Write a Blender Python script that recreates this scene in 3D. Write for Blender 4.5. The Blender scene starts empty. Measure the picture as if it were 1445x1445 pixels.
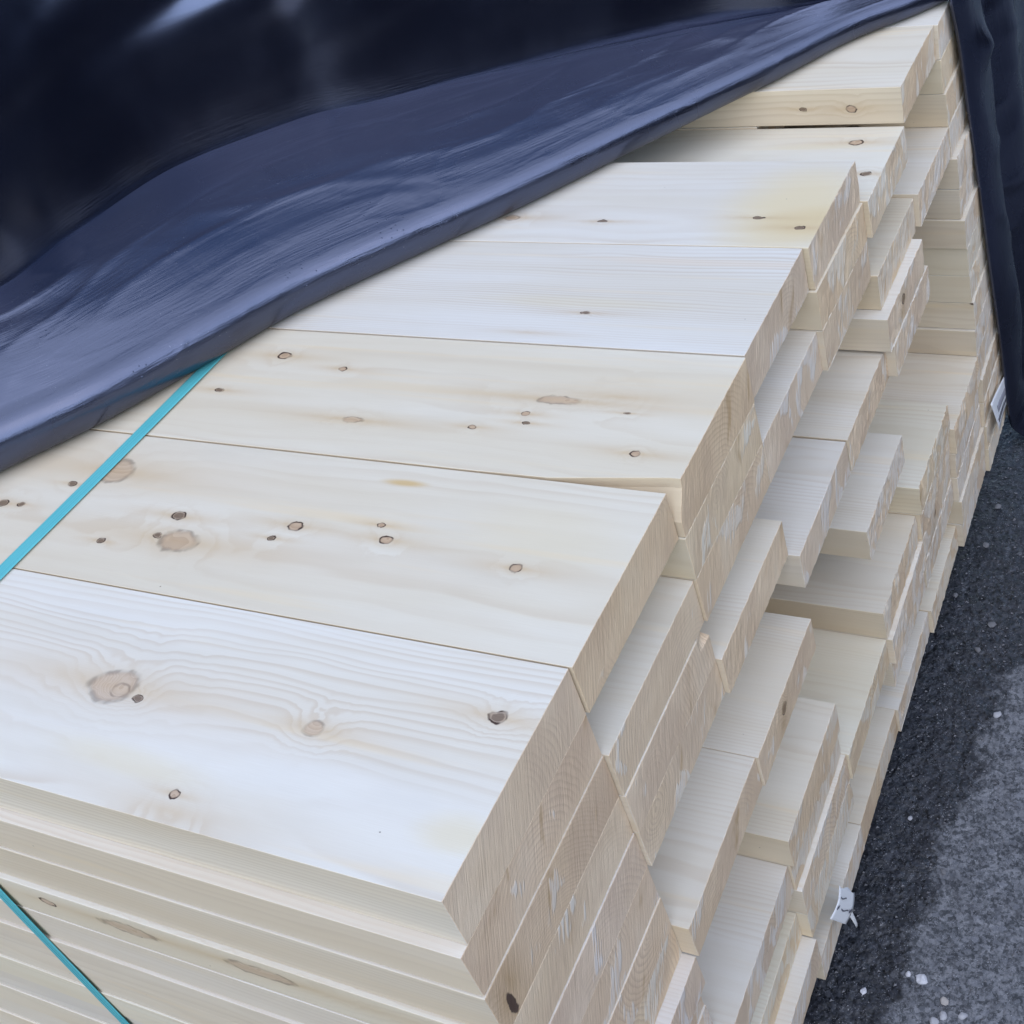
import bpy, bmesh, math, random
from mathutils import Vector, Matrix, noise as mnoise
R = math.radians
scene = bpy.context.scene
col = scene.collection

# ------------------------------------------------------------------ helpers
def tag(o, label=None, cat=None, group=None, kind=None):
    if label: o['label'] = label
    if cat: o['category'] = cat
    if group: o['group'] = group
    if kind: o['kind'] = kind
    return o

def link_bm(name, bm, mats, parent=None, loc=None, smooth=False):
    me = bpy.data.meshes.new(name)
    bm.normal_update()
    bm.to_mesh(me); bm.free()
    for m in (mats if isinstance(mats, (list, tuple)) else [mats]):
        me.materials.append(m)
    if smooth:
        for p in me.polygons: p.use_smooth = True
    o = bpy.data.objects.new(name, me)
    col.objects.link(o)
    if parent is not None: o.parent = parent
    if loc is not None: o.location = loc
    return o

class NT:
    """small wrapper that writes shader nodes"""
    def __init__(s, name):
        s.m = bpy.data.materials.new(name); s.m.use_nodes = True
        s.t = s.m.node_tree; s.n = s.t.nodes; s.n.clear()
        s.out = s.n.new('ShaderNodeOutputMaterial')
        s.b = s.n.new('ShaderNodeBsdfPrincipled')
        s.t.links.new(s.b.outputs[0], s.out.inputs[0])
        s.tc = s.n.new('ShaderNodeTexCoord'); s.oi = s.n.new('ShaderNodeObjectInfo')
    def put(s, sock, v):
        if isinstance(v, bpy.types.NodeSocket): s.t.links.new(v, sock)
        elif v is not None: sock.default_value = v
    def set(s, **k):
        for a, v in k.items(): s.put(s.b.inputs[a.replace('_', ' ')], v)
    def m_(s, op, a, b=None, c=None, clamp=False):
        n = s.n.new('ShaderNodeMath'); n.operation = op; n.use_clamp = clamp
        s.put(n.inputs[0], a); s.put(n.inputs[1], b); s.put(n.inputs[2], c)
        return n.outputs[0]
    def v_(s, op, a, b=None):
        n = s.n.new('ShaderNodeVectorMath'); n.operation = op
        s.put(n.inputs[0], a)
        if b is not None:
            if op == 'SCALE': s.put(n.inputs['Scale'], b)
            else: s.put(n.inputs[1], b)
        return n.outputs['Value'] if op in ('LENGTH', 'DOT_PRODUCT', 'DISTANCE') else n.outputs[0]
    def noise(s, v, scale=1, detail=2, rough=.5, dist=0, color=False):
        n = s.n.new('ShaderNodeTexNoise')
        s.put(n.inputs['Vector'], v); s.put(n.inputs['Scale'], scale)
        n.inputs['Detail'].default_value = detail; n.inputs['Roughness'].default_value = rough
        n.inputs['Distortion'].default_value = dist
        return n.outputs['Color'] if color else n.outputs['Fac']
    def vor(s, v, scale, feat='F1', out='Distance', rnd=1):
        n = s.n.new('ShaderNodeTexVoronoi'); n.feature = feat
        s.put(n.inputs['Vector'], v); s.put(n.inputs['Scale'], scale); n.inputs['Randomness'].default_value = rnd
        return n.outputs[out]
    def ss(s, v, lo, hi, a=0., b=1.):
        n = s.n.new('ShaderNodeMapRange'); n.interpolation_type = 'SMOOTHSTEP'
        s.put(n.inputs[0], v); s.put(n.inputs[1], lo); s.put(n.inputs[2], hi); s.put(n.inputs[3], a); s.put(n.inputs[4], b)
        return n.outputs[0]
    def mix(s, f, a, b, mode='MIX'):
        n = s.n.new('ShaderNodeMix'); n.data_type = 'RGBA'; n.blend_type = mode
        s.put(n.inputs[0], f)
        def c(v): return (*v, 1) if isinstance(v, tuple) and len(v) == 3 else v
        s.put(n.inputs[6], c(a)); s.put(n.inputs[7], c(b))
        return n.outputs[2]
    def sep(s, v):
        n = s.n.new('ShaderNodeSeparateXYZ'); s.put(n.inputs[0], v); return n.outputs
    def comb(s, x, y, z):
        n = s.n.new('ShaderNodeCombineXYZ')
        for i, v in enumerate((x, y, z)): s.put(n.inputs[i], v)
        return n.outputs[0]
    def white(s, w):
        n = s.n.new('ShaderNodeTexWhiteNoise'); n.noise_dimensions = '1D'; s.put(n.inputs['W'], w)
        return n.outputs
    def bump(s, h, strength, dist, prev=None):
        n = s.n.new('ShaderNodeBump'); n.inputs['Strength'].default_value = strength
        n.inputs['Distance'].default_value = dist; s.put(n.inputs['Height'], h)
        if prev is not None: s.put(n.inputs['Normal'], prev)
        return n.outputs[0]

# ------------------------------------------------------------------ materials
def wood_mat(name, knots=(), stains=(), end=False, ring_px=.0045, pith=None, ring_c=1.0, random_knots=True):
    """spruce. knots: (x, y, z, radius, stretch, kind) in the board's own coordinates"""
    t = NT(name)
    P = t.tc.outputs['Object']; rnd = t.oi.outputs['Random']
    seed = t.v_('MULTIPLY', t.comb(rnd, rnd, rnd), (137.1, 291.7, 453.3))
    Pn = t.v_('ADD', P, seed)
    w1 = t.white(t.m_('MULTIPLY', rnd, 917.3)); wc = t.sep(w1['Color'])
    warp = t.noise(t.v_('MULTIPLY', Pn, (1.6, 9, 9)), 1, 3, .55, color=True)
    wv = t.sep(warp)
    px, py, pz = t.sep(P)
    disp = 0.0; dark = 0.0; core = 0.0; halo = 0.0
    warpk = t.v_('SCALE', t.v_('SUBTRACT', t.noise(t.v_('MULTIPLY', Pn, (90, 90, 90)), 1, 2, .6, color=True), (.5, .5, .5)), .004)
    Pk = t.v_('ADD', P, warpk)
    for (kx, ky, kz, r, sx, kind) in knots:
        d0 = t.v_('SUBTRACT', Pk, (kx, ky, kz))
        d = t.v_('LENGTH', t.v_('MULTIPLY', d0, (1 / sx[0], 1 / sx[1], 1 / sx[2]) if isinstance(sx, tuple) else (1 / sx, 1.15, 1.15)))
        g = t.m_('DIVIDE', d, r)
        g = t.m_('MULTIPLY', g, t.m_('MULTIPLY_ADD', t.noise(t.v_('MULTIPLY', Pn, (.45 / r, .45 / r, .45 / r)), 1, 2, .6), 1.0, .5))
        # growth rings swerve round the knot
        e = t.m_('EXPONENT', t.m_('MULTIPLY', t.m_('MULTIPLY', g, g), -.16))
        disp = t.m_('ADD', disp, t.m_('MULTIPLY', e, min(r * 1.6, .016)))
        if kind == 'hole':
            dark = t.m_('MAXIMUM', dark, t.ss(g, 1.1, .85))
        elif kind != 'soft':
            c = t.ss(g, 1.05, .8)
            core = t.m_('MAXIMUM', core, t.m_('MULTIPLY', c, .9 if kind == 'ring' else .6))
            ringm = t.m_('MULTIPLY', t.ss(g, .68, .98), t.ss(g, 1.22, 1.0))
            part = t.ss(t.noise(t.v_('MULTIPLY', Pn, (70, 70, 70)), 1, 1), .38, .6, .35, 1.0)
            dark = t.m_('MAXIMUM', dark, t.m_('MULTIPLY', t.m_('MULTIPLY', ringm, part), {'ring': .95, 'big': .35, 'dark': 1.0}.get(kind, .8)))
            if kind == 'dark':
                dark = t.m_('MAXIMUM', dark, t.m_('MULTIPLY', t.ss(g, 1.0, .6), .55))
        dh = t.v_('LENGTH', t.v_('MULTIPLY', d0, (1 / (sx[0] * 1.6), 1 / (sx[1] * 1.6), 1 / (sx[2] * 1.6)) if isinstance(sx, tuple) else (1 / (sx * 6.5), .95, .95)))
        h = t.m_('EXPONENT', t.m_('MULTIPLY', t.m_('DIVIDE', dh, r), -1.15))
        halo = t.m_('MAXIMUM', halo, t.m_('MULTIPLY', h, .9 if kind != 'soft' else .7))
    if random_knots:
        q = t.v_('MULTIPLY', t.v_('ADD', Pn, t.v_('SCALE', warpk, 1.0)), (5.2, 10.5, 10.5))
        n = t.n.new('ShaderNodeTexVoronoi'); n.feature = 'F1'; t.put(n.inputs['Vector'], q); n.inputs['Scale'].default_value = 1
        sel = t.ss(t.sep(n.outputs['Color'])[0], .93, .935)
        g = t.m_('DIVIDE', n.outputs['Distance'], t.m_('MULTIPLY_ADD', t.sep(n.outputs['Color'])[1], .07, .04))
        e = t.m_('MULTIPLY', t.m_('EXPONENT', t.m_('MULTIPLY', t.m_('MULTIPLY', g, g), -.2)), sel)
        disp = t.m_('ADD', disp, t.m_('MULTIPLY', e, .009))
        core = t.m_('MAXIMUM', core, t.m_('MULTIPLY', t.m_('MULTIPLY', t.ss(g, 1.05, .8), sel), .6))
        dark = t.m_('MAXIMUM', dark, t.m_('MULTIPLY', t.m_('MULTIPLY', t.m_('MULTIPLY', t.ss(g, .6, .95), t.ss(g, 1.25, 1.0)), sel), .7))
        halo = t.m_('MAXIMUM', halo, t.m_('MULTIPLY', t.m_('MULTIPLY', t.m_('EXPONENT', t.m_('MULTIPLY', g, -.8)), sel), .8))
    # growth rings about a pith outside or inside the board
    if pith is None:
        cy = t.m_('MULTIPLY', t.m_('SUBTRACT', wc[0], .5), .2)
        cz = t.m_('MULTIPLY_ADD', wc[1], -.13, .03)
    else:
        cy, cz = pith
    dy = t.m_('ADD', t.m_('SUBTRACT', py, cy), t.m_('MULTIPLY', t.m_('SUBTRACT', wv[0], .5), .03))
    dz = t.m_('ADD', t.m_('SUBTRACT', pz, cz), t.m_('MULTIPLY', t.m_('SUBTRACT', wv[1], .5), .018))
    rr = t.m_('SQRT', t.m_('ADD', t.m_('MULTIPLY', dy, dy), t.m_('MULTIPLY', dz, dz)))
    if not end:
        rr = t.m_('ADD', rr, t.m_('MULTIPLY', t.m_('SUBTRACT', t.noise(t.v_('MULTIPLY', Pn, (3.5, 14, 14)), 1, 2), .5), .012))
    rr = t.m_('ADD', rr, disp)
    # unequal ring widths
    rr = t.m_('ADD', rr, t.m_('MULTIPLY', t.noise(t.comb(rr, rnd, 0.0), 90, 1), .006))
    fr = t.m_('FRACT', t.m_('DIVIDE', rr, ring_px))
    late = t.m_('MULTIPLY', t.ss(fr, .30, .85), t.ss(fr, 1.0, .86))
    amp = t.ss(t.noise(t.v_('MULTIPLY', Pn, (1.1, 16, 16)), 1, 2, .6), .36, .68, .12, 1.0)
    fibre = t.noise(t.v_('MULTIPLY', Pn, (22, 1300, 1300)), 1, 2, .6)
    tone = t.noise(t.v_('MULTIPLY', Pn, (1.4, 11, 11)), 1, 3, .55)
    if not end:
        geo = t.n.new('ShaderNodeNewGeometry'); nyz = t.sep(geo.outputs['True Normal'])
        edge_f = t.ss(t.m_('ABSOLUTE', nyz[1]), .6, .8)            # sawn narrow edges are creamier than the planed wide faces
        c = t.mix(t.ss(tone, .3, .7), t.mix(edge_f, (.70, .665, .605), (.70, .61, .485)), t.mix(edge_f, (.655, .60, .51), (.65, .54, .395)))
        c = t.mix(t.m_('MULTIPLY', t.m_('MULTIPLY', late, amp), .60 * ring_c), c, (.50, .385, .27))
        c = t.mix(t.ss(fibre, .25, .75, .10, 0.0), c, (.45, .34, .24))
        streak = t.noise(t.v_('MULTIPLY', Pn, (2.2, 55, 55)), 1, 2, .5)
        c = t.mix(t.ss(streak, .58, .8, 0, .35), c, (.74, .58, .36))
        grey = t.noise(t.v_('MULTIPLY', Pn, (3, 10, 10)), 1, 4, .6)
        c = t.mix(t.ss(grey, .5, .8, 0, .25), c, (.52, .485, .43))
        for (sx_, sy_, rx, ry, amt, cc) in stains:
            dd = t.v_('LENGTH', t.v_('DIVIDE', t.v_('SUBTRACT', t.v_('ADD', P, t.v_('SCALE', t.v_('SUBTRACT', warp, (.5, .5, .5)), .05)), (sx_, sy_, 0)), (rx, ry, 10)))
            c = t.mix(t.m_('MULTIPLY', t.ss(t.m_('ADD', dd, t.m_('MULTIPLY', t.m_('SUBTRACT', fibre, .5), .3)), 1.1, .25), amt), c, cc)
        c = t.mix(t.m_('MULTIPLY', halo, .85), c, (.53, .38, .22))
        kr = t.m_('FRACT', t.m_('MULTIPLY', rr, 480))
        c = t.mix(core, c, t.mix(kr, (.40, .27, .18), (.52, .38, .27)))
        c = t.mix(t.m_('MINIMUM', t.m_('MULTIPLY', dark, 1.25), 1.0), c, (.055, .03, .022))
        specks = t.m_('MULTIPLY', t.ss(t.vor(t.v_('MULTIPLY', Pn, (1, 1.4, 1.4)), 26), .035, .02), t.ss(t.noise(Pn, 6, 1), .55, .6))
        c = t.mix(t.m_('MULTIPLY', specks, .75), c, (.13, .09, .07))
        hgt = t.m_('ADD', t.m_('MULTIPLY', fibre, .6), t.m_('MULTIPLY', late, .12))
        hgt = t.m_('SUBTRACT', hgt, t.m_('MULTIPLY', dark, .8))
        nrm = t.bump(hgt, .25, .0005)
        nrm = t.bump(t.noise(t.v_('MULTIPLY', Pn, (9, 14, 14)), 1, 3), .25, .003, nrm)
        rough = t.ss(fibre, .3, .7, .50, .66)
    else:
        a = t.v_('DOT_PRODUCT', P, (0, .42, .907)); b = t.v_('DOT_PRODUCT', P, (0, .907, -.42))
        sv = t.v_('ADD', t.comb(0.0, t.m_('MULTIPLY', b, 1.0), t.m_('MULTIPLY', a, 1.0)), seed)
        saw = t.noise(t.v_('MULTIPLY', sv, (0, 330, 9)), 1, 2, .6)
        fine = t.noise(t.v_('MULTIPLY', sv, (0, 1500, 60)), 1, 2, .6)
        c = t.mix(t.ss(tone, .3, .7), (.80, .645, .475), (.735, .575, .405))
        c = t.mix(t.m_('MULTIPLY', t.m_('MULTIPLY', late, t.ss(t.noise(Pn, 9, 2), .42, .62, .0, 1)), .36), c, (.46, .32, .22))
        wv_ = t.n.new('ShaderNodeTexWave'); wv_.bands_direction = 'Y'; wv_.wave_profile = 'SIN'
        t.put(wv_.inputs['Vector'], t.v_('ADD', sv, t.v_('SCALE', warp, .012))); wv_.inputs['Scale'].default_value = 62; wv_.inputs['Distortion'].default_value = 1.2; wv_.inputs['Detail Scale'].default_value = 20
        wamp = t.ss(t.noise(t.v_('MULTIPLY', sv, (0, 13, 9)), 1, 2), .38, .66)
        c = t.mix(t.m_('MULTIPLY', t.m_('MULTIPLY', t.ss(wv_.outputs['Fac'], .5, 1), wamp), .22), c, (.50, .36, .25))
        c = t.mix(t.m_('MULTIPLY', t.ss(saw, .54, .74, 0, .55), t.ss(t.noise(t.v_('MULTIPLY', sv, (0, 17, 11)), 1, 2), .4, .65, .15, 1)), c, (.47, .34, .235))
        blot = t.noise(t.v_('MULTIPLY', sv, (0, 9, 5)), 1, 3, .55)
        c = t.mix(t.ss(blot, .44, .66, 0, .6), c, (.60, .455, .33))
        c = t.mix(t.ss(blot, .42, .30, 0, .5), c, (.755, .63, .48))
        c = t.mix(t.ss(fine, .45, .75, 0, .16), c, (.42, .32, .23))
        # damp brown patches
        st = t.noise(t.v_('MULTIPLY', sv, (0, 22, 7)), 1, 3, .6, .5)
        c = t.mix(t.ss(st, .62, .74, 0, .6), c, (.42, .27, .13))
        # torn white fibres in blocks, combed along the saw line
        fz = t.noise(t.v_('MULTIPLY', sv, (0, 15, 11)), 1, 2, .55, .8)
        comb_ = t.noise(t.v_('MULTIPLY', sv, (0, 260, 25)), 1, 1, .5)
        lim = t.m_('MULTIPLY_ADD', t.oi.outputs['Alpha'], -.42, .83)
        fm = t.ss(t.m_('ADD', fz, t.m_('MULTIPLY', t.m_('SUBTRACT', comb_, .5), .22)), lim, t.m_('ADD', lim, .05))
        c = t.mix(t.m_('MULTIPLY', fm, t.ss(comb_, .36, .56, .18, .85)), c, (.76, .70, .625))
        pit = t.noise(t.v_('MULTIPLY', sv, (0, 80, 24)), 1, 2, .5)
        c = t.mix(t.ss(pit, .77, .80, 0, .85), c, (.10, .06, .045))
        c = t.mix(t.m_('MULTIPLY', core, .5), c, (.42, .27, .13))
        if knots: c = t.mix(t.m_('MULTIPLY', halo, .8), c, (.38, .24, .10))
        c = t.mix(t.m_('MULTIPLY', dark, .9), c, (.05, .03, .03))
        hgt = t.m_('ADD', t.m_('MULTIPLY', saw, .9), t.m_('ADD', t.m_('MULTIPLY', fine, .5), t.m_('MULTIPLY', fm, .8)))
        nrm = t.bump(hgt, .55, .0016)
        rough = .75
    c = t.mix(1.0, c, t.oi.outputs['Color'], 'MULTIPLY')
    t.set(Base_Color=c, Roughness=rough, Normal=nrm)
    t.b.inputs['Specular IOR Level'].default_value = .28
    return t.m

def tarp_mat():
    t = NT('black_plastic_film')
    P = t.tc.outputs['Object']
    uv = t.tc.outputs['UV']
    n1 = t.noise(t.v_('MULTIPLY', P, (1, 1, 1)), 7, 3, .55, .4)
    cr = t.noise(t.v_('MULTIPLY', uv, (22, 240, 1)), 1, 3, .6)       # fine crinkles along the sheet
    weave = t.noise(t.v_('MULTIPLY', uv, (260, 900, 1)), 1, 1, .5)
    spots = t.ss(t.vor(P, 130), .16, .05)
    spots = t.m_('MULTIPLY', t.m_('MULTIPLY', spots, t.ss(t.noise(P, 9, 2), .58, .64)), t.ss(t.sep(uv)[1], .52, .48))
    crm = t.ss(t.noise(P, 6, 2), .35, .65, .25, 1)
    c = t.mix(n1, (.003, .0033, .007), (.005, .006, .012))
    dust = t.m_('MULTIPLY', t.m_('MULTIPLY', t.ss(t.noise(P, 420, 1), .74, .78), t.ss(t.noise(P, 12, 2), .5, .6)), t.ss(t.sep(uv)[1], .52, .48))
    c = t.mix(t.m_('MULTIPLY', dust, .5), c, (.32, .33, .36))
    vv = t.sep(uv)[1]; crm = t.m_('MULTIPLY', crm, t.ss(vv, .60, .50, .06, 1))
    h = t.m_('ADD', t.m_('MULTIPLY', t.m_('MULTIPLY', cr, crm), .8), t.m_('MULTIPLY', t.m_('MULTIPLY', weave, crm), .10))
    nrm = t.bump(h, .36, .0020)
    rdg = t.m_('ABSOLUTE', t.m_('SUBTRACT', t.noise(t.v_('MULTIPLY', uv, (4, 12, 1)), 1, 2, .5, .4), .5))
    nrm = t.bump(t.m_('MULTIPLY', t.ss(rdg, .0, .06, 1, 0), t.ss(vv, .56, .46, .0, 1)), .09, .003, nrm)
    nrm = t.bump(spots, .6, .0012, nrm)
    nrm = t.bump(t.m_('MULTIPLY', t.noise(t.v_('MULTIPLY', P, (3, 3, 3)), 4, 3, .5, .6), t.ss(vv, .60, .50, .06, 1)), .10, .012, nrm)
    t.set(Base_Color=c, Roughness=t.m_('MULTIPLY', t.ss(n1, .3, .7, .25, .33), t.ss(vv, .60, .50, .6, 1)), Normal=nrm)
    t.b.inputs["IOR"].default_value = 1.8
    t.b.inputs['Specular IOR Level'].default_value = .9
    t.b.inputs['Specular Tint'].default_value = (.60, .68, 1, 1)
    return t.m

def asphalt_mat():
    t = NT('asphalt')
    P = t.tc.outputs['Object']
    x, y, z = t.sep(P)
    # the dry strip runs away from the stack; a ragged wet border follows the timber
    edge = t.m_('SUBTRACT', x, t.m_('MULTIPLY_ADD', t.m_('SUBTRACT', y, .45), .075, .128))
    edge = t.m_('ADD', edge, t.m_('MULTIPLY', t.m_('SUBTRACT', t.noise(P, 7, 4, .6), .5), .14))
    edge = t.m_('SUBTRACT', edge, t.ss(y, 1.15, 1.5, 0, .5))
    mid = t.noise(P, 48, 3, .7)
    dry = t.ss(t.m_('ADD', edge, t.m_('MULTIPLY', t.m_('SUBTRACT', mid, .5), .07)), -.012, .022)
    n = t.noise(P, 150, 4, .75)
    n2 = t.noise(P, 18, 3, .6)
    agg = t.vor(t.v_('ADD', P, t.v_('SCALE', t.noise(P, 90, 1, color=True), .006)), 115)
    Pd = t.v_('ADD', P, t.v_('SCALE', t.noise(P, 120, 2, .6, color=True), .012))
    def cells(sc_):
        q = t.n.new('ShaderNodeTexVoronoi'); t.put(q.inputs['Vector'], Pd); q.inputs['Scale'].default_value = sc_
        return t.sep(q.outputs['Color']), q.outputs['Distance']
    ca, da = cells(150); cb, db = cells(75); cc_, dc = cells(290)
    stone = t.m_('MULTIPLY', t.ss(db, .46, .36), t.ss(cb[0], .70, .76))
    agc = cb
    gr_ = t.m_('MULTIPLY_ADD', t.m_('SUBTRACT', ca[0], .5), .7, t.m_('MULTIPLY_ADD', t.m_('SUBTRACT', cc_[1], .5), .5, .5))
    n = t.ss(t.m_('MULTIPLY_ADD', n, .55, t.m_('MULTIPLY', gr_, .5)), .30, .74)
    wet_c = t.mix(t.ss(mid, .3, .7), t.mix(n, (.0015, .002, .004), (.018, .02, .028)), t.mix(n, (.003, .004, .007), (.042, .045, .058)))
    dry_c = t.mix(t.ss(mid, .3, .7), t.mix(n, (.028, .031, .038), (.125, .13, .15)), t.mix(n, (.055, .06, .07), (.215, .22, .245)))
    c = t.mix(dry, wet_c, dry_c)
    c = t.mix(t.m_('MULTIPLY', stone, t.ss(agc[1], 0, 1, .25, .8)), c, t.mix(dry, t.mix(agc[2], (.012, .013, .018), (.10, .105, .125)), t.mix(agc[2], (.06, .065, .08), (.24, .25, .29))))
    for sc_, lo, th, am, cc in ((210, .17, .54, .8, (.45, .46, .50)), (330, .22, .52, .7, (.30, .31, .36)), (120, .15, .57, .8, (.36, .37, .42)), (520, .28, .5, .6, (.42, .43, .48))):
        gl = t.m_('MULTIPLY', t.ss(t.vor(t.v_('ADD', P, t.v_('SCALE', t.noise(P, 160, 1, color=True), .004)), sc_), lo, lo * .55), t.ss(t.noise(t.v_('ADD', P, (sc_, 0, 0)), 75, 2), th, th + .07))
        c = t.mix(t.m_('MULTIPLY', gl, am), c, cc)
    c = t.mix(t.ss(n2, .5, .7, 0, .35), c, (.02, .02, .026))
    h = t.m_('ADD', t.m_('ADD', t.m_('MULTIPLY', n, .6), t.m_('MULTIPLY', t.ss(agg, .6, .1), .6)), t.m_('MULTIPLY', stone, .5))
    nrm = t.bump(h, .38, .003)
    nrm = t.bump(n2, .6, .02, nrm)
    t.set(Base_Color=c, Roughness=t.mix(dry, (.42, .42, .42), (.8, .8, .8)), Normal=nrm)
    return t.m

def simple(name, c, rough=.6, spec=.4, var=.15, scale=30, bump=.2, obj=False):
    t = NT(name); P = t.tc.outputs['Object']
    n = t.noise(t.v_('ADD', P, t.v_('SCALE', t.comb(t.oi.outputs['Random'], 1.0, 2.0), 40.0)), scale, 4, .6)
    cc = t.mix(n, tuple(v * (1 - var) for v in c), tuple(min(1, v * (1 + var)) for v in c))
    if obj: cc = t.mix(1.0, cc, t.oi.outputs['Color'], 'MULTIPLY')
    t.set(Base_Color=cc, Roughness=rough)
    t.b.inputs['Specular IOR Level'].default_value = spec
    if bump: t.set(Normal=t.bump(n, bump, .003))
    return t.m

def strap_mat():
    t = NT('teal_strapping'); P = t.tc.outputs['Object']; x, y, z = t.sep(P)
    rib = t.noise(t.comb(t.m_('MULTIPLY', x, 900.0), t.m_('MULTIPLY', y, 2.0), t.m_('MULTIPLY', z, 2.0)), 1, 2)
    n = t.noise(P, 14, 2)
    t.set(Base_Color=t.mix(n, (.085, .40, .43), (.12, .47, .49)), Roughness=t.ss(rib, .3, .7, .22, .42), Normal=t.bump(rib, .25, .001))
    t.b.inputs['Specular IOR Level'].default_value = .6
    return t.m

# ------------------------------------------------------------------ the stack of boards
W = 0.235; T = 0.0622; NC = 8; NL = 16
OFF = [0, -.004, -.005, -.010, -.012, -.012, -.011, -.009, -.007, -.006, -.004, -.004, -.004, -.004, -.004, -.004, -.004]
def zlev(c, l):
    k = 1.0 if c <= 4 else (.6 if c == 5 else .0)
    return -l * T + OFF[l] * k
# x of the sawn end of every board, column by column from the front; None: pulled well back
N_ = None
XE = [
 [0.000, -0.0004, 0.0010, 0.0006, 0.0022, 0.0018, 0.0034, 0.0028, 0.020, 0.006, 0.008, 0.012, 0.01, 0.0, 0.0, 0.01],
 [0.003, N_, 0.006, 0.0075, 0.0071, N_, N_, 0.024, N_, N_, N_, 0.030, N_, 0.024, 0.046, 0.022],
 [0.010, 0.0098, 0.0094, N_, 0.014, N_, N_, 0.028, N_, N_, 0.040, 0.034, 0.041, 0.0405, N_, 0.044],
 [0.008, N_, 0.010, N_, N_, 0.029, N_, N_, N_, N_, N_, N_, 0.046, N_, N_, 0.044],
 [0.016, 0.0195, 0.0191, N_, N_, 0.030, N_, N_, 0.040, N_, N_, 0.049, 0.057, 0.051, N_, 0.050],
 [None, 0.028, N_, 0.030, 0.045, 0.046, N_, N_, N_, N_, 0.060, 0.056, 0.055, 0.0555, N_, 0.058],
 [0.027, N_, N_, 0.040, N_, N_, N_, N_, N_, N_, N_, 0.070, 0.066, 0.067, 0.072, 0.070],
 [0.034, 0.035, 0.040, 0.043, 0.054, 0.053, 0.061, 0.061, 0.063, 0.066, 0.068, 0.069, 0.074, 0.075, 0.078, 0.080],
]
GONE = {(5, 0)}                                  # one board has been taken off the top
FRONT = [0, .011, .013, .018, .019, .022, .022, .024, .023, .025, .024, .026, .025, .027, .026, .027]   # how far the front column's boards stand proud
YS = {(5, 4): -.024, (5, 5): -.006, (3, 0): .003, (2, 0): .0012, (4, 0): .0036, (6, 0): .001, (6, 4): .004, (7, 6): -.004, (7, 10): -.006, (4, 5): .003}
# tint of the board, and how much torn white fibre its end carries (alpha)
rng = random.Random(11)

def deform_none(x, y, z, w, h): return x, y, z
def board_mesh(w, h, length, seed, rough, fn):
    """origin at the middle of the sawn end, half way up; runs to -x"""
    r = random.Random(seed)
    bm = bmesh.new()
    ny, nz = 42, 8
    ch = r.uniform(.0005, .0009) if rough < .0015 else r.uniform(.0009, .0016)
    ys = [-w / 2, -w / 2 + ch] + [-w / 2 + ch + (w - 2 * ch) * i / (ny - 2) for i in range(1, ny - 2)] + [w / 2 - ch, w / 2]
    zs = [-h / 2, -h / 2 + ch] + [-h / 2 + ch + (h - 2 * ch) * i / (nz - 2) for i in range(1, nz - 2)] + [h / 2 - ch, h / 2]
    ny, nz = len(ys) - 1, len(zs) - 1
    per = [(i, 0) for i in range(ny)] + [(ny, j) for j in range(nz)] + [(i, nz) for i in range(ny, 0, -1)] + [(0, j) for j in range(nz, 0, -1)]
    xs = [-length, -length * .55, -.9, -.6, -.4, -.25, -.15, -.1, -.06, -.03, -.012, -.0006]
    ph = [r.uniform(0, 6.28) for _ in range(4)]; am = [r.uniform(0, .0003) for _ in range(4)]
    def pos(i, j):
        y, z = ys[i], zs[j]
        if i in (0, ny) and j in (0, nz):
            y *= 1 - .35 * ch / (w / 2); z *= 1 - .35 * ch / (h / 2)
        return y, z
    rings = []
    for x in xs:
        sy = am[0] * math.sin(x * 2.1 + ph[0]) ; sz = 0
        row = []
        for (i, j) in per:
            y, z = pos(i, j)
            jit = 0
            X, Y, Z = fn(x, y + sy, z + sz, w, h)
            row.append(bm.verts.new((X, Y, Z)))
        rings.append(row)
    # the cap: a slightly uneven sawn face
    tk = min(1, rough / .0018); tilt_y = r.uniform(-.010, .010) * tk * tk * tk; tilt_z = r.uniform(-.02, .02) * tk * tk * tk
    cap = {}
    for i in range(ny + 1):
        for j in range(nz + 1):
            y, z = pos(i, j)
            edge = i in (0, ny) or j in (0, nz)
            n = mnoise.noise(Vector((y * 60 + seed, z * 60, 0.3))) * .35 + mnoise.noise(Vector((y * 330 + seed, z * 260, 1.3))) * .65
            x = tilt_y * y + tilt_z * z + n * rough - (.0004 if edge else 0)
            k = 1 - (.0003 / (w / 2) if i in (0, ny) else 0); k2 = 1 - (.0003 / (h / 2) if j in (0, nz) else 0)
            X, Y, Z = fn(x, y * k, z * k2, w, h)
            cap[i, j] = bm.verts.new((X, Y, Z))
    ringc = [cap[i, j] for (i, j) in per]
    allr = rings + [ringc]
    m = len(per)
    for a, b in zip(allr[:-1], allr[1:]):
        for k in range(m):
            bm.faces.new((a[k], a[(k + 1) % m], b[(k + 1) % m], b[k]))
    for i in range(ny):
        for j in range(nz):
            f = bm.faces.new((cap[i, j], cap[i + 1, j], cap[i + 1, j + 1], cap[i, j + 1])); f.material_index = 1
    bm.faces.new(list(reversed(rings[0]))).material_index = 1
    bmesh.ops.recalc_face_normals(bm, faces=bm.faces)
    return bm

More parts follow.
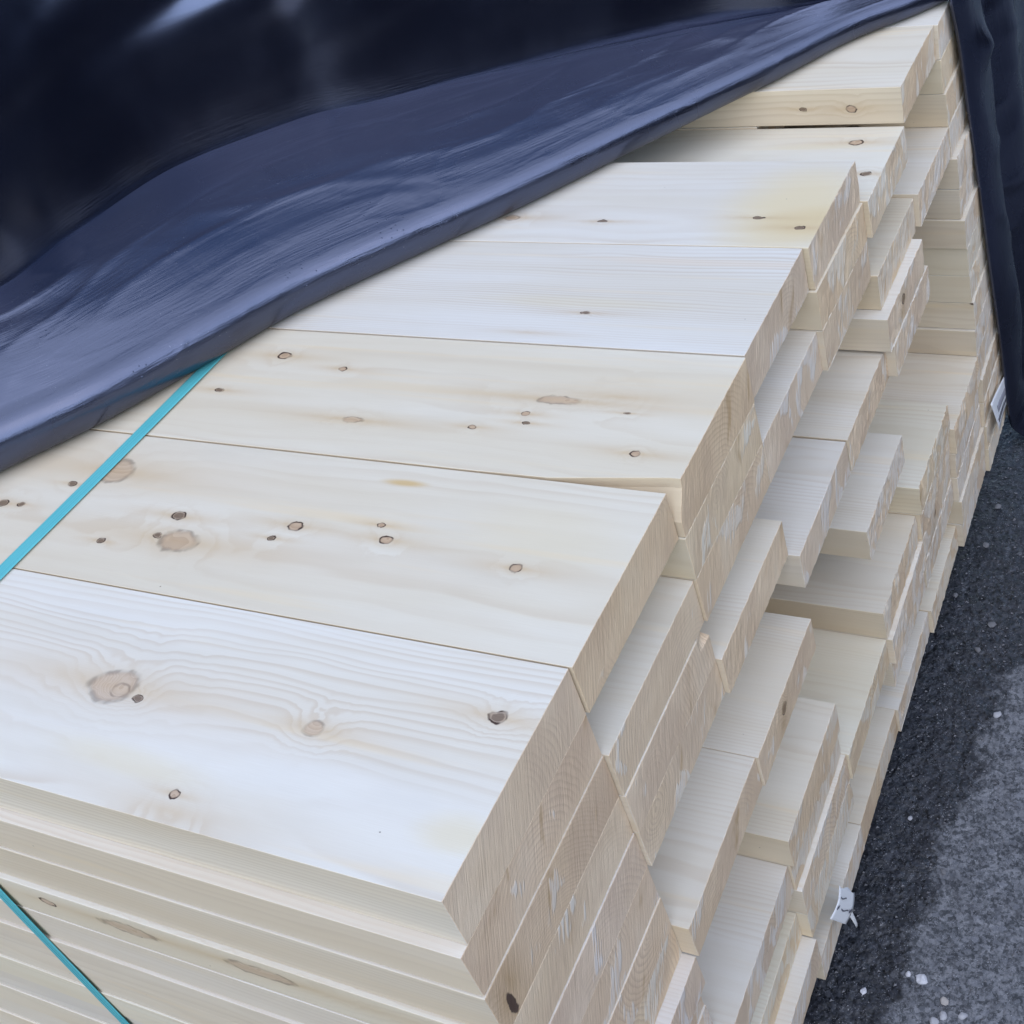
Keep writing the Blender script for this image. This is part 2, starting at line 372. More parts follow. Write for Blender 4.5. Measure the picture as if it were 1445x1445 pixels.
def wane(x, y, z, w, h):                         # missing arris along the front edge near the end
    if x > -.16 and y < 0:
        k = min(1, (x + .16) / .15); f = max(0, 1 - (y + w / 2) / .06); g = max(0, min(1, (z + h * .12) / (h * .5)))
        y += .021 * k * f * g
    return x, y, z
def chipped(x, y, z, w, h):                      # broken back corner
    if x > -.03 and y > w / 2 - .03 and z > h / 2 - .014: x -= .010 * ((y - w / 2 + .03) / .03); z -= .008 * ((y - w / 2 + .03) / .03)
    return x, y, z
def ragged(x, y, z, w, h):
    if x > -.02 and z > h * .1: x -= .004 * max(0, mnoise.noise(Vector((y * 47, z * 60, 4.2))) + mnoise.noise(Vector((y * 190, z * 60, 1.2))) * .6 + .15) * (z / h) * 2
    return x, y, z
FN = {(2, 0): wane, (1, 3): chipped, (4, 11): ragged, (6, 11): ragged, (5, 10): ragged, (7, 4): ragged, (7, 8): ragged, (0, 9): ragged}

SIDE = wood_mat('spruce_side', ring_c=.48, ring_px=.0052); SIDE_KNOTTY = wood_mat('spruce_side_knotty', ring_px=.006, ring_c=.5)
ENDM = wood_mat('spruce_end_grain', end=True, ring_px=.0062, random_knots=False)
def loc_(c, l):
    x = XE[c][l]; x = -.22 - .13 * ((c * 7 + l * 3) % 5) / 4 if x is None else x
    return x, c * W + W / 2 + YS.get((c, l), 0) - (FRONT[l] / 2 if c == 0 else 0), (zlev(c, l) + zlev(c, l + 1)) / 2
def kn(c, l, lst, zface=True, yface=None):
    x0, y0, z0 = loc_(c, l); h = zlev(c, l) - zlev(c, l + 1)
    out = []
    for k in lst:
        if zface: X, Y, r, sx, kind = k; out.append((X - x0, Y - y0, h / 2, r, sx, kind))
        else: X, Z, r, sx, kind = k; out.append((X - x0, -W / 2 - (FRONT[l] / 2 if c == 0 else 0), Z - z0, r, sx, kind))
    return out
def st(c, l, lst):
    x0, y0, z0 = loc_(c, l)
    return [(X - x0, Y - y0, rx, ry, a, cc) for X, Y, rx, ry, a, cc in lst]
YEL = (.66, .55, .34)
TOPM = {
 (0, 0): wood_mat('spruce_wide_eyed', kn(0, 0, [(-.455, .118, .021, 1.25, 'big'), (-.443, .115, .0095, 1.2, 'big'), (-.416, .111, .0045, 1.3, 'dark'), (-.208, .121, .010, 1.05, 'big'), (-.04, .170, .0075, 1.2, 'dark'), (-.298, .029, .005, 1.1, 'ring'), (-.29, .013, .014, 1, 'soft')]),
                  st(0, 0, [(-.02, .05, .05, .02, .45, YEL), (-.38, .05, .12, .02, .35, YEL)]), ring_px=.0060, pith=(-.085, -.13), ring_c=.72, random_knots=False),
 (1, 0): wood_mat('spruce_many_knots', kn(1, 0, [(-.532, .310, .017, 1.35, 'big'), (-.562, .346, .0075, 1.4, 'dark'), (-.567, .314, .005, 1.2, 'dark'), (-.4, .356, .0075, 1.15, 'ring'), (-.417, .334, .0045, 1.2, 'dark'), (-.295, .374, .0042, 1.2, 'ring'), (-.276, .354, .0070, 1.15, 'ring'), (-.11, .341, .0062, 1.15, 'ring'), (-.711, .403, .022, 1.2, 'big'), (-.759, .373, .005, 1.2, 'dark'), (-.833, .327, .006, 1.3, 'dark'), (-.803, .329, .004, 1.2, 'dark'), (-.636, .293, .0045, 1.3, 'dark')]),
                  st(1, 0, [(-.301, .439, .035, .008, .7, (.55, .36, .12)), (-.1, .39, .12, .05, .2, YEL)]), ring_px=.007, pith=(-.02, -.2), ring_c=.45, random_knots=False),
 (2, 0): wood_mat('spruce_oval_knots', kn(2, 0, [(-.63, .649, .008, 1.2, 'ring'), (-.521, .631, .0048, 1.3, 'ring'), (-.68, .569, .005, 1.5, 'dark'), (-.442, .536, .0065, 2.2, 'big'), (-.19, .603, .0085, 2.9, 'big'), (-.114, .617, .012, 1.3, 'soft'), (-.218, .574, .0042, 1.2, 'ring'), (-.209, .558, .003, 1.5, 'dark'), (-.274, .543, .0045, 1.2, 'ring'), (-.056, .524, .0058, 1.1, 'ring'), (-.093, .590, .0025, 1.8, 'dark')]),
                  (), ring_px=.006, pith=(.01, -.25), ring_c=.4, random_knots=False),
 (3, 0): wood_mat('spruce_clean', kn(3, 0, [(-.233, .779, .0035, 1.8, 'dark'), (-.294, .730, .004, 1.8, 'soft')]),
                  st(3, 0, [(-.1, .90, .25, .012, .35, (.70, .55, .40)), (-.25, .80, .2, .02, .3, YEL)]), ring_px=.0042, pith=(.16, -.11), ring_c=.8, random_knots=False),
 (4, 0): wood_mat('spruce_damp_end', kn(4, 0, [(-.464, 1.01, .008, 1.6, 'big'), (-.309, 1.003, .004, 2, 'dark'), (-.077, 1.017, .004, 2, 'dark'), (-.011, .993, .0055, 1.3, 'dark')]),
                  st(4, 0, [(-.03, 1.04, .135, .16, .75, (.70, .57, .34)), (.0, 1.01, .10, .05, .5, (.62, .46, .23))]), ring_px=.006, pith=(-.05, -.2), ring_c=.4, random_knots=False),
 (5, 1): wood_mat('spruce_two_knots', kn(5, 1, [(-.037, 1.356, .0085, 1.2, 'ring'), (.005, 1.256, .007, 1.3, 'dark')]), st(5, 1, [(-.1, 1.34, .12, .012, .35, YEL)]), ring_px=.006, pith=(.0, -.2), ring_c=.4, random_knots=False),
 (6, 0): wood_mat('spruce_yellow_edge', kn(6, 0, [(-.136, -.033, .004, 1.6, 'dark'), (-.056, -.035, .007, 1.2, 'ring')], zface=False), (), ring_px=.008, pith=(.02, -.12), ring_c=.6, random_knots=False),
 (0, 3): wood_mat('spruce_edge_knots', kn(0, 3, [(-.572, -.222, .0065, 1.6, 'ring'), (-.455, -.223, .011, 3.2, 'big'), (-.282, -.221, .011, 3.6, 'big')], zface=False), (), ring_px=.005, ring_c=.6, random_knots=False),
}
ENDK = wood_mat('spruce_end_black_knot', [(0, .015 - W / 2, -.014, .0052, (2, 1, 3.6), 'hole'), (0, .024 - W / 2, .010, .011, (2, 1, 2.8), 'soft'), (0, .012 - W / 2, -.004, .010, (2, 1, 2.4), 'soft')], end=True, random_knots=False)
ENDCHIP = wood_mat('spruce_end_resin', [(0, -.02, .005, .010, 1, 'dark'), (0, -.03, -.015, .016, 1, 'soft')], end=True, random_knots=False)
ENDMAT = {(0, 2): ENDK, (5, 4): ENDCHIP, (5, 12): ENDCHIP, (2, 7): ENDCHIP}

ORD = ['first', 'second', 'third', 'fourth', 'fifth', 'sixth', 'seventh', 'eighth', 'ninth', 'tenth', 'eleventh', 'twelfth', 'thirteenth', 'fourteenth', 'fifteenth', 'bottom']
TOPL = {0: 'front top board with wavy grain and pale round eye knots', 1: 'top board with many small dark ringed knots beside the front one',
        2: 'top board with long oval knots, third from the front', 3: 'nearly knot-free whitish top board, fourth from the front',
        4: 'top board with a damp yellow patch near its end', 6: 'raised top board with a yellow front edge showing two knots',
        7: 'rearmost top board, mostly under the black tarp'}
SPEC = {(0, 2): 'front-column board with a black knot hole in its end, third down', (5, 1): 'lowered board with two dark knots behind the damp yellow one',
        (5, 4): 'board jutting forward with a resin hole in its end, sixth column', (0, 3): 'whitish front-edge board with long brown knots, fourth down at the front'}
proto = None
for c in range(NC):
    for l in range(NL):
        if (c, l) in GONE: continue
        x, y, z = loc_(c, l)
        h = zlev(c, l) - zlev(c, l + 1) - .0005
        gap = rng.uniform(.0004, .0008) + (.0008 if l == 0 else 0)
        rough = {0: .0004, 1: .0006, 2: .0009, 3: .0010}.get(c, .0018) * (1 if l < 3 else 1.35)
        bm = board_mesh(W - gap + (FRONT[l] if c == 0 else 0), h, 3.0 + rng.uniform(-.05, .05), c * 31 + l * 7 + 1, rough, FN.get((c, l), deform_none))
        side = TOPM.get((c, l)) or (SIDE_KNOTTY if (c + l * 3) % 5 == 0 else SIDE)
        o = link_bm('timber_board', bm, [side, ENDMAT.get((c, l), ENDM)], loc=(x, y, z))
        far = min(1, (c * .6 + l * .35) / 5.5)
        v = rng.uniform(-.07, .04)
        warm = rng.uniform(-.04, .09)
        k = 1 + v
        o.color = (min(1, k * (1.0 + .0 * warm)), min(1, k * (.985 - warm * .35 + .015 * far)), min(1, k * (.965 - warm * 1.1 + .035 * far)),
                   max(0, min(1, .28 + .62 * far + rng.uniform(-.18, .22))))
        if c == 0: o.color = (o.color[0], o.color[1], min(1.1, o.color[2] * 1.035), o.color[3])
        if l == 0: lab = TOPL[c]
        elif (c, l) in SPEC: lab = SPEC[c, l]
        else:
            lay = 'bottom layer' if l == 15 else ORD[l] + ' layer down'
            pl = 'front column' if c == 0 else ('rearmost column by the tarp' if c == 7 else ORD[c] + ' column from the front')
            if XE[c][l] is None: stt = 'pale board set deep inside the stack'
            elif c and (XE[c - 1][l] is None): stt = 'pale board standing out past its gap'
            elif FN.get((c, l)): stt = 'pale board with a ragged broken end'
            else: stt = 'pale board with a flush sawn end'
            lab = '%s, %s, %s' % (stt, lay, pl)
        tag(o, lab, 'board', 'timber boards stacked in the bundle')

# bearers under the stack
GZ = -1.075
bearer_m = wood_mat('weathered_bearer', ring_px=.006)
for i, bx in enumerate((-.22, -1.5, -2.7)):
    bm = bmesh.new()
    bmesh.ops.create_cube(bm, size=1)
    bmesh.ops.scale(bm, vec=(.095, NC * W + .06, -GZ - 16 * T - .006), verts=bm.verts)
    bmesh.ops.bevel(bm, geom=bm.edges[:], offset=.004, segments=2, affect='EDGES')
    o = link_bm('timber_bearer', bm, bearer_m, loc=(bx, NC * W / 2, (GZ - 16 * T - .006) / 2))
    o.color = (.55, .5, .45, .2)
    tag(o, ['square bearer under the stack nearest its sawn ends', 'middle square bearer under the timber stack', 'square bearer under the far end of the stack'][i], 'bearer', 'bearers under the stack')

# ------------------------------------------------------------------ strapping band
def strap():
    bm = bmesh.new(); hw = .0105; th = .0007
    xc = -.724
    path = [(1.9, .0018), (1.2, .002), (.9, .0025), (.7, .003), (.55, .0028), (.4, .0022), (.235, .0024), (.1, .002), (.02, .002), (-.006, .0005), (-.013, -.006)]
    zz = -.02
    pts = [(xc + .012 * (.3 - min(p[0], 1.0)) * 1.6 - .004, p[0], p[1]) for p in path]
    x_front = pts[-1][0]
    path2 = [(-.0135, -.05), (-.0182, -.12), (-.0205, -.2), (-.0222, -.28), (-.0238, -.38), (-.0258, -.5), (-.0268, -.62), (-.0285, -.76), (-.0290, -.9), (-.029, -.99)]
    pts += [(x_front + .073 * min(1, -z * 5), y, z) for y, z in path2]
    prev = None
    for i, p in enumerate(pts):
        a = Vector(pts[max(0, i - 1)]); b = Vector(pts[min(len(pts) - 1, i + 1)])
        t = (b - a).normalized(); nrm = Vector((0, t.z, -t.y)).normalized()
        if nrm.z < 0 and abs(nrm.z) > .5 or (nrm.y > 0 and abs(nrm.y) > .7): nrm = -nrm
        P = Vector(p); X = Vector((1, 0, 0))
        q = [bm.verts.new(P + X * s * hw + nrm * k * th) for s, k in ((-1, 0), (-.8, 1), (.8, 1), (1, 0), (.8, -.6), (-.8, -.6))]
        if prev:
            for k in range(6): bm.faces.new((prev[k], prev[(k + 1) % 6], q[(k + 1) % 6], q[k]))
        prev = q
    bmesh.ops.recalc_face_normals(bm, faces=bm.faces)
    o = link_bm('strapping_band', bm, strap_mat())
    tag(o, 'teal plastic strapping band round the boards, slipping under the black tarp', 'strap')
strap()

# ------------------------------------------------------------------ black tarp
TARP = tarp_mat()
tarp = bpy.data.objects.new('black_tarp', None); col.objects.link(tarp)
tag(tarp, 'black plastic tarp folded back across the stack and hanging down its end', 'tarp')
# hem and crease of the folded-back sheet in metres on the stack (x, y), with the crease height
HEM = [(-1.147, .0), (-1.032, .162), (-.883, .369), (-.802, .481), (-.732, .618), (-.667, .749), (-.555, .902), (-.462, 1.024), (-.355, 1.186), (-.263, 1.325), (-.182, 1.447), (-.100, 1.584), (-.013, 1.681), (.035, 1.744)]
CRE = [(-1.30, .17, .155), (-1.146, .363, .155), (-1.04, .48, .155), (-.965, .56, .155), (-.959, .703, .155), (-.929, .886, .155), (-.813, 1.045, .15), (-.734, 1.115, .14), (-.585, 1.26, .12), (-.455, 1.386, .10), (-.312, 1.5, .08), (-.15, 1.575, .07), (-.08, 1.65, .065), (.0, 1.73, .06)]
def catmull(P, t):
    n = len(P) - 1; f = min(max(t, 0), 1) * n; i = min(int(f), n - 1); u = f - i
    p = [Vector(P[max(0, min(n, i + k))]) for k in (-1, 0, 1, 2)]
    return .5 * ((2 * p[1]) + (p[2] - p[0]) * u + (2 * p[0] - 5 * p[1] + 4 * p[2] - p[3]) * u * u + (3 * p[1] - p[0] - 3 * p[2] + p[3]) * u ** 3)
def sheet():
    bm = bmesh.new(); uvl = bm.loops.layers.uv.new('UVMap')
    nu = 340
    prof_roll = [-100, -80, -60, -40, -20, 0, 20, 40, 60, 75]
    NF, NW = 48, 46
    grid = []
    H3 = [(x, y, 0) for x, y in HEM]
    for i in range(nu + 1):
        t = i / nu
        B = catmull(H3, t); K = catmull(CRE, t)
        tg = (catmull(H3, min(1, t + .02)) - catmull(H3, max(0, t - .02))); tg.z = 0; tg.normalize()
        n = Vector((-tg.y, tg.x, 0))                # points back over the stack
        r = .043 - .023 * t
        B = B - n * (.008 + .012 * (1 - t) ** 2)
        C = B + n * (r * .82) + Vector((0, 0, r + .002))
        row = []
        # return layer that lies under the fold
        for s in (.16, .08, .03): row.append(B + n * (r * .82 + s) + Vector((0, 0, .003 + .012 * s)))
        for a in prof_roll:
            A = R(a); row.append(C + n * (-math.cos(A) * r) + Vector((0, 0, math.sin(A) * r)))
        S = row[-1].copy()
        # flap from the roll up to the crease
        for k in range(1, NF + 1):
            u = k / NF
            p = S.lerp(K, u)
            p.z += .024 * math.sin(u * math.pi) * (1 - t * .55)
            wv = mnoise.noise(Vector((t * 5.0 + u * 1.2, u * 2.2, 2.0))) * .007 + mnoise.noise(Vector((t * 13 + u * 3, u * 5, 7.0))) * .003
            rid = (1 - abs(mnoise.noise(Vector((t * 3.2 - u * .9, u * 2.6 + t * 2.5, 11.0)))) * 2.2); rid = max(0, rid) ** 4 * .0028
            rid += max(0, 1 - abs(mnoise.noise(Vector((t * 6 + u * 1.5, u * 3 - t * 5, 21.0)))) * 3) ** 4 * .0022
            p.z += rid * math.sin(u * math.pi) ** .6
            p.z += wv * math.sin(min(1, u * 1.2) * math.pi * .5) * (1 - .6 * t)
            row.append(p)
        # wall of sheet that climbs over the bundle behind
        up0 = row[-1].copy(); d0 = (row[-1] - row[-3]).normalized()
        for k in range(0, NW + 1):
            u = k / NW if k else .004
            hgt = .38 * u
            back = .036 * u + (max(0, u - .9) * 6) ** 2 * .5
            fold = mnoise.noise(Vector((t * 4 + 3, u * 1.6, 1.0))) * .012 * min(1, u * 2) ** 1.5 + mnoise.noise(Vector((t * 11 - u * 4, u * 3, 5.0))) * .007 * min(1, u * 2) ** 1.5
            p = up0 + n * (back + fold ) + Vector((0, 0, hgt + .01 * min(1, u * 4) * mnoise.noise(Vector((t * 9, u * 3, 9)))))
            row.append(p)
        for k in range(1, 8):
            row.append(row[-1] + n * .14 + Vector((0, 0, .0)))
        grid.append([bm.verts.new(p) for p in row])
    L = [0]
    for k in range(1, len(grid[0])): L.append(L[-1] + (grid[nu // 2][k].co - grid[nu // 2][k - 1].co).length)
    for i in range(nu):
        for k in range(len(grid[0]) - 1):
            f = bm.faces.new((grid[i][k], grid[i + 1][k], grid[i + 1][k + 1], grid[i][k + 1])); f.smooth = True
            for lp, (a, b) in zip(f.loops, ((i, k), (i + 1, k), (i + 1, k + 1), (i, k + 1))): lp[uvl].uv = (a / nu * 1.9, L[b])
    kc = 3 + len(prof_roll) + NF - 1
    for i in range(nu):
        e = bm.edges.get((grid[i][kc], grid[i + 1][kc]))
        if e: e.smooth = False
    print('CREASE V', L[3], L[kc], L[kc + 10])
    o = link_bm('tarp_sheet', bm, TARP, tarp)
    m = o.modifiers.new('thickness', 'SOLIDIFY'); m.thickness = .0006; m.offset = 0
sheet()
def flap():
    """the part that drops over the sawn ends at the back and trails on the ground"""
    bm = bmesh.new(); uvl = bm.loops.layers.uv.new('UVMap')
    nv = 140
    edge = [(.044, 1.735, .045), (.046, 1.700, .02), (.048, 1.730, -.068), (.055, 1.742, -.194), (.062, 1.753, -.316), (.070, 1.756, -.437), (.076, 1.766, -.558), (.081, 1.787, -.694), (.088, 1.812, -.90), (.092, 1.822, -1.0), (.10, 1.84, GZ + .012)]
    us = [-.05, -.03, -.012, 0, .006, .016, .03, .05, .075, .10, .125, .15, .165, .175, .18, .19, .21, .24, .28, .33, .38, .43, .5, .6, .75, .95, 1.2, 1.5]
    grid = []
    for j in range(nv + 1):
        v = j / nv
        E_ = catmull(edge, v)
        row = []
        for u in us:
            if u < 0: x = E_.x - .006 - .3 * abs(u) * .3; yy = E_.y - u * .9 + .004
            else:
                x = E_.x + .016 * (1 - math.exp(-u * 60))
                # first layer is folded over itself: a step back where its free edge ends
                fe = .155 + .02 * math.sin(v * 5)
                x += -.022 * min(1, max(0, (u - fe) / .02)) if u > fe else .006 * math.sin(u / fe * math.pi)
                x += .028 * math.sin(u * 15 + v * 2.2) * min(1, max(0, (u - .18) / .1))
                x += mnoise.noise(Vector((u * 7, v * 3.5, 3))) * .010 * min(1, u * 8)
                # slack pocket near the top
                pk = math.exp(-((v - .23) / .035) ** 2) * math.exp(-((u - .09) / .05) ** 2)
                x += .018 * pk
                x += max(0, 1 - abs(mnoise.noise(Vector((u * 5 + v * 2, v * 6 - u * 4, 31)))) * 3) ** 3 * .007 * min(1, u * 12)
                yy = E_.y + u * .86
            z = E_.z + .008 * mnoise.noise(Vector((u * 9, v * 2, 8)))
            if v > .93: x += .05 * (v - .93) / .07 * (.5 + .5 * math.sin(u * 23)); 
            if v < .06 and u > .02: x -= .015 * (1 - v / .06) ; z += .03 * (1 - v / .06)
            row.append(bm.verts.new((x, yy, max(z, GZ + .006))))
        grid.append(row)
    for j in range(nv):
        for k in range(len(us) - 1):
            f = bm.faces.new((grid[j][k], grid[j + 1][k], grid[j + 1][k + 1], grid[j][k + 1])); f.smooth = True
            for lp, (a, b) in zip(f.loops, ((j, k), (j + 1, k), (j + 1, k + 1), (j, k + 1))): lp[uvl].uv = (a / nv * 1.1, us[b])
    # upper part that rises to the sheet over the bundle behind
    prev = grid[0]
    for s in range(1, 8):
        q = s / 7
        row = [bm.verts.new((p.co.x - .16 * q - .05 * math.sin(q * 3), p.co.y + .02 * q, p.co.z + .30 * q)) for p in grid[0]]
        for k in range(3, len(us) - 1):
            f = bm.faces.new((row[k], prev[k], prev[k + 1], row[k + 1])); f.smooth = True
            for lp in f.loops: lp[uvl].uv = (lp.vert.co.z, lp.vert.co.y)
        prev = row
    loose = [v for v in bm.verts if not v.link_faces]
    bmesh.ops.delete(bm, geom=loose, context='VERTS')
    o = link_bm('hanging_flap', bm, TARP, tarp)
    m = o.modifiers.new('smooth', 'SUBSURF'); m.levels = 1; m.render_levels = 1
    m = o.modifiers.new('thickness', 'SOLIDIFY'); m.thickness = .0006; m.offset = 0
flap()

# ------------------------------------------------------------------ dull black stack added out of view, so the tarp has something dark to reflect
def reflected_stack():
    bm = bmesh.new()
    bmesh.ops.create_cube(bm, size=1)
    bmesh.ops.subdivide_edges(bm, edges=bm.edges[:], cuts=14, use_grid_fill=True)
    for v in bm.verts:
        p = Vector((v.co.x * 1.3, v.co.y * 14, (v.co.z + .5) * 2.5))
        q = p * 1.1
        n = mnoise.noise(Vector((q.x * 1.5, q.y * 1.3, q.z * .8))) * .07 + mnoise.noise(q * 4) * .02
        edge = max(0, abs(v.co.x) - .42) + max(0, v.co.z - .46) * 1.5
        v.co = p + Vector((n + (-.05 if v.co.x > 0 else .05) * (edge > .1), n * .5, 0))
    DULL = simple('dull_black_reflected', (.010, .010, .013), .7, .08, .3, 6, .3)
    o = link_bm('added_dark_stack', bm, DULL, loc=(3.9, .3, GZ), smooth=True)
    tag(o, 'unseen black stack added for the tarp to reflect', 'covered stack')
reflected_stack()

# ------------------------------------------------------------------ paper tags stapled to the lowest boards
PAPER = simple('white_paper', (.78, .79, .82), .7, .3, .05, 40, .1)
INK = simple('grey_print', (.13, .13, .16), .8, .2, .1, 60, 0)
def curved_sheet(name, o3, ux, uy, nx, ny, f, mat, parent=None, thick=.0006):
    bm = bmesh.new(); g = []
    nrm = -Vector(ux).cross(Vector(uy)).normalized()
    for j in range(ny + 1):
        g.append([bm.verts.new(Vector(o3) + Vector(ux) * f(i / nx, j / ny)[0] + Vector(uy) * f(i / nx, j / ny)[1] + nrm * f(i / nx, j / ny)[2]) for i in range(nx + 1)])
    for j in range(ny):
        for i in range(nx): bm.faces.new((g[j][i], g[j][i + 1], g[j + 1][i + 1], g[j + 1][i])).smooth = True
    o = link_bm(name, bm, mat, parent)
    m = o.modifiers.new('thickness', 'SOLIDIFY'); m.thickness = thick; m.offset = 0
    return o
tg = bpy.data.objects.new('paper_tag', None); col.objects.link(tg); tg.location = (.052, .50, -.85)
tag(tg, 'torn white paper tag with black scratches on the lowest boards', 'paper tag')
def f1(a, b):
    jag = .05 * math.sin(a * 9) * (b < .02)
    return (a, b + jag, .0045 * math.sin(b * math.pi) + .006 * (a - .5))
TO, TUX, TUY = (.008, .057, -.019), (0, .034, -.073), (.002, -.057, .004)
curved_sheet('sheet', TO, TUX, TUY, 8, 14, f1, PAPER, tg)
for (a, b, w_, h_) in ((.1, .30, .35, .035), (.30, .62, .42, .04), (.78, .55, .14, .10), (.05, .58, .10, .10)):
    def fm(u, v, a=a, b=b, w_=w_, h_=h_):
        q = f1(a + u * w_, b + v * h_ + .03 * math.sin(u * 5)); return (q[0], q[1], q[2] + .0012)
    curved_sheet('ink_mark', TO, TUX, TUY, 6, 3, fm, INK, tg, .0002)
curved_sheet('loose_strip', (.012, .058, -.094), (.004, .009, .004), (.001, .016, -.082), 3, 6, lambda a, b: ((a - .5) * (.8 - .5 * b), b * .8, .002 * math.sin(b * 3)), PAPER, tg)
lb = bpy.data.objects.new('printed_label', None); col.objects.link(lb); lb.location = (.085, 1.649, -.812)
tag(lb, 'white printed shipping label curling off the lowest boards next to the tarp', 'label')
def f2(a, b):
    return (a, b, .010 * (1 - a) ** 2 * (.3 + b))
LO = (0, 0, 0); LUX = (0, .192, -.062); LUY = (.0, .030, -.092)
curved_sheet('sheet', LO, LUX, LUY, 12, 8, f2, PAPER, lb)
GREYP = simple('pale_print', (.36, .36, .42), .8, .2, .4, 300, 0)
def fg(u, v):
    q = f2(.22 + u * .70, .36 + v * .24); return (q[0], q[1], q[2] + .001)
curved_sheet('print_block', LO, LUX, LUY, 10, 4, fg, GREYP, lb, .0002)
lr = random.Random(3)
xx = .10
while xx < .9:
    w_ = lr.uniform(.018, .035)
    def fi(u, v, xx=xx, w_=w_):
        q = f2(xx + u * w_, .72 + v * .13); return (q[0], q[1], q[2] + .001)
    curved_sheet('ink_mark', LO, LUX, LUY, 2, 2, fi, INK, lb, .0002)
    xx += w_ + lr.uniform(.012, .03)

# ------------------------------------------------------------------ ground
bm = bmesh.new()
bmesh.ops.create_grid(bm, x_segments=2, y_segments=2, size=400)
g = link_bm('asphalt', bm, asphalt_mat(), loc=(0, 0, GZ)); tag(g, kind='structure')
STONE = simple('pale_stone', (.50, .50, .53), .75, .3, .35, 60, .5, obj=True)
sr = random.Random(5)
def stone_bm(rad, seed):
    bm = bmesh.new(); bmesh.ops.create_icosphere(bm, subdivisions=2, radius=rad)
    s = Vector((sr.uniform(.8, 1.25), sr.uniform(.75, 1.1), sr.uniform(.45, .7)))
    for v in bm.verts:
        n = mnoise.cell(v.co * (1.4 / rad) + Vector((seed, 0, 0))); m = mnoise.noise(v.co * (1.1 / rad) + Vector((seed * 3, 1, 2)))
        v.co = Vector((v.co.x * s.x, v.co.y * s.y, v.co.z * s.z)) * (1 + .38 * m)
    return bm
STONES = [(.168, .545, .0105, 'largest pale angular pebble on the dark wet asphalt'), (.086, .503, .0060, 'small white pebble near the timber on wet asphalt'),
          (.146, .548, .0060, 'small round pebble beside the largest pale one'), (.208, .521, .0075, 'tan pebble at the edge of the dry asphalt'),
          (.211, .498, .0090, 'pale pebble touching two others on the dry asphalt'), (.239, .506, .0085, 'grey pebble lowest towards the corner, apart from its neighbours'),
          (.200, .486, .0085, 'pebble lowest in the little cluster of three'), (.087, .82, .0055, 'small pebble close to the foot of the stack'),
          (.193, 1.069, .0095, 'triangular light stone set in the dry asphalt'), (.130, 1.215, .0075, 'grey stone in wet asphalt beside the dry edge'),
          (.145, 1.283, .0085, 'light stone at the tip of the dry patch'), (.06, 1.348, .0065, 'small pebble in the wet asphalt near the boards'),
          (.094, 1.50, .0085, 'bluish stone in the wet asphalt halfway to the tarp'), (.098, 1.62, .008, 'stone on wet asphalt closest to the tarp'),
          (.163, .734, .0075, 'dark grey stone in the border of the wet asphalt')]
for k, (sx, sy, sr_, lab) in enumerate(STONES):
    sr_ *= .82
    o = link_bm('pebble', stone_bm(sr_, k * 2.3), STONE, loc=(sx, sy, GZ + sr_ * .28)); o.rotation_euler = (0, 0, k * 1.3)
    g_ = 1.15 if k < 3 else (.75 if k < 9 else .30); o.color = (g_, g_ * (.93 if k == 3 else 1), g_ * (.85 if k == 3 else 1.03), 1)
    tag(o, lab, 'pebble', 'pebbles on the asphalt')
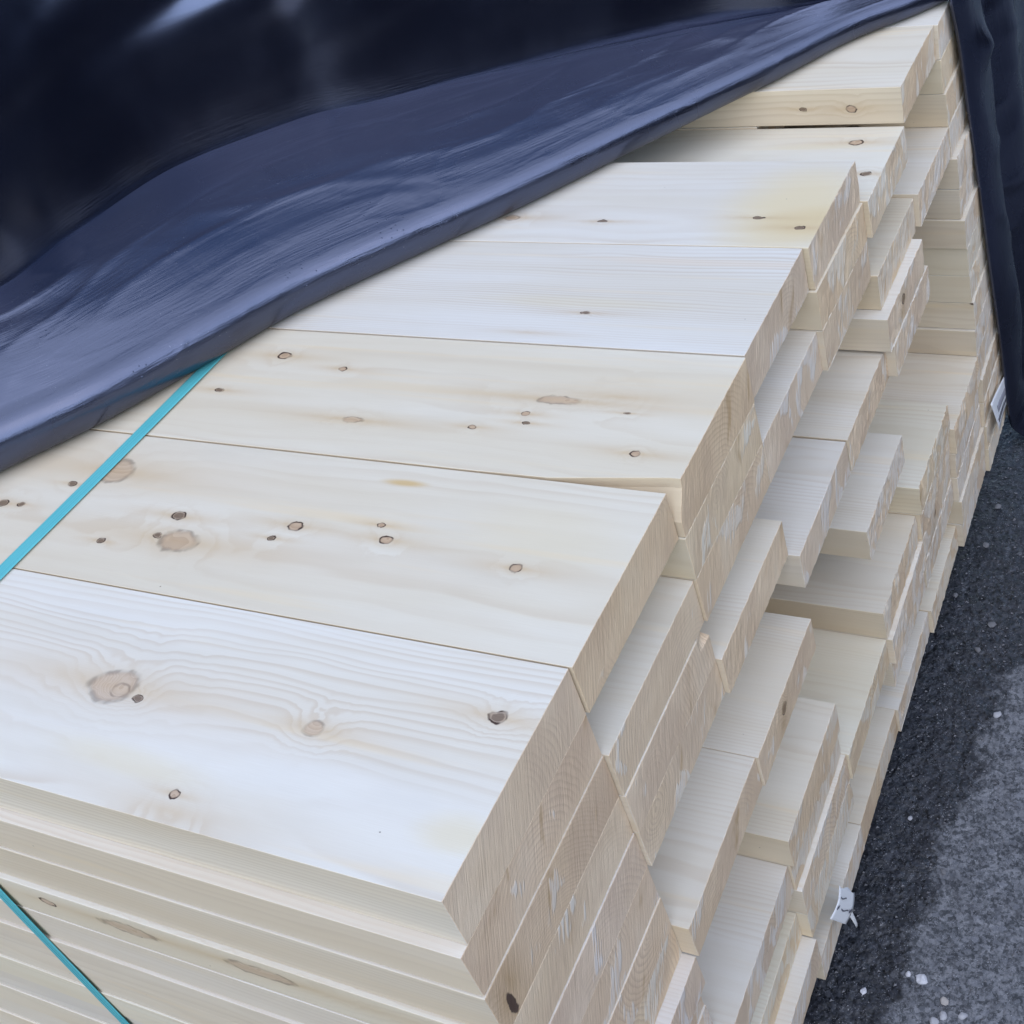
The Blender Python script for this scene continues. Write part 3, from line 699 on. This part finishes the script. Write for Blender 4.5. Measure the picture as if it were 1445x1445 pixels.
# loose grit nobody could count
bm = bmesh.new(); gr = random.Random(8)
for k in range(2600):
    x = gr.uniform(-.02, .6); y = gr.uniform(.2, 2.4); r_ = gr.choice((.0012, .0016, .002, .0026, .0036))
    c0 = Vector((x, y, GZ + r_ * .3)); vs = []
    for d in ((1, 0, 0), (-.5, .8, 0), (-.5, -.8, 0), (0, 0, .9), (.3, .3, -.8)):
        vs.append(bm.verts.new(c0 + Vector(d) * r_ * gr.uniform(.6, 1.2)))
    for a, b, c_ in ((0, 1, 3), (1, 2, 3), (2, 0, 3), (0, 4, 1), (1, 4, 2), (2, 4, 0)): bm.faces.new((vs[a], vs[b], vs[c_]))
GRIT = simple('grit', (.17, .17, .19), .7, .4, .7, 120, 0)
o = link_bm('grit', bm, GRIT); tag(o, 'fine loose grit scattered over the asphalt', kind='stuff')

# ------------------------------------------------------------------ camera, light, render settings
cam = bpy.data.cameras.new('camera'); co = bpy.data.objects.new('camera', cam); col.objects.link(co)
Rw = Matrix(((0.9125807, 0.356602, -0.20007871), (0.08225277, -0.63940677, -0.76445632), (-0.40053833, 0.68117105, -0.61284177)))
rx, dn, fw = Rw[0], Rw[1], Rw[2]
m = Matrix(((rx[0], -dn[0], -fw[0], 0.51024429), (rx[1], -dn[1], -fw[1], -0.34493584), (rx[2], -dn[2], -fw[2], 0.80985147), (0, 0, 0, 1)))
co.matrix_world = m
cam.sensor_width = 36; cam.lens = 36 * 1720.0975 / 1445
cam.shift_x = -(954.4426 - 722.5) / 1445; cam.shift_y = (618.215 - 722.5) / 1445
cam.clip_start = .02; cam.clip_end = 3000
scene.camera = co

SUN_EL, SUN_AZ = R(46), R(129)                      # azimuth from +Y, clockwise seen from above
world = bpy.data.worlds.new('World'); scene.world = world; world.use_nodes = True
nt = world.node_tree; bg = nt.nodes['Background']
sky = nt.nodes.new('ShaderNodeTexSky'); sky.sky_type = 'NISHITA'; sky.sun_disc = False
sky.sun_elevation = SUN_EL; sky.sun_rotation = SUN_AZ; sky.dust_density = .4; sky.air_density = 1.0; sky.ozone_density = 1.0
nt.links.new(sky.outputs[0], bg.inputs[0]); bg.inputs[1].default_value = .14
sd = bpy.data.lights.new('sun', 'SUN'); sd.energy = 1.15; sd.angle = R(115); sd.color = (1, .965, .89)
so = bpy.data.objects.new('sun', sd); col.objects.link(so)
dirv = Vector((math.sin(SUN_AZ) * math.cos(SUN_EL), math.cos(SUN_AZ) * math.cos(SUN_EL), math.sin(SUN_EL)))
so.rotation_euler = dirv.to_track_quat('Z', 'Y').to_euler(); so.location = (-3, -3, 6)
vs_ = scene.view_settings
vs_.view_transform = 'Standard'; vs_.look = 'None'; vs_.gamma = 1; vs_.exposure = 1.20; vs_.use_curve_mapping = False
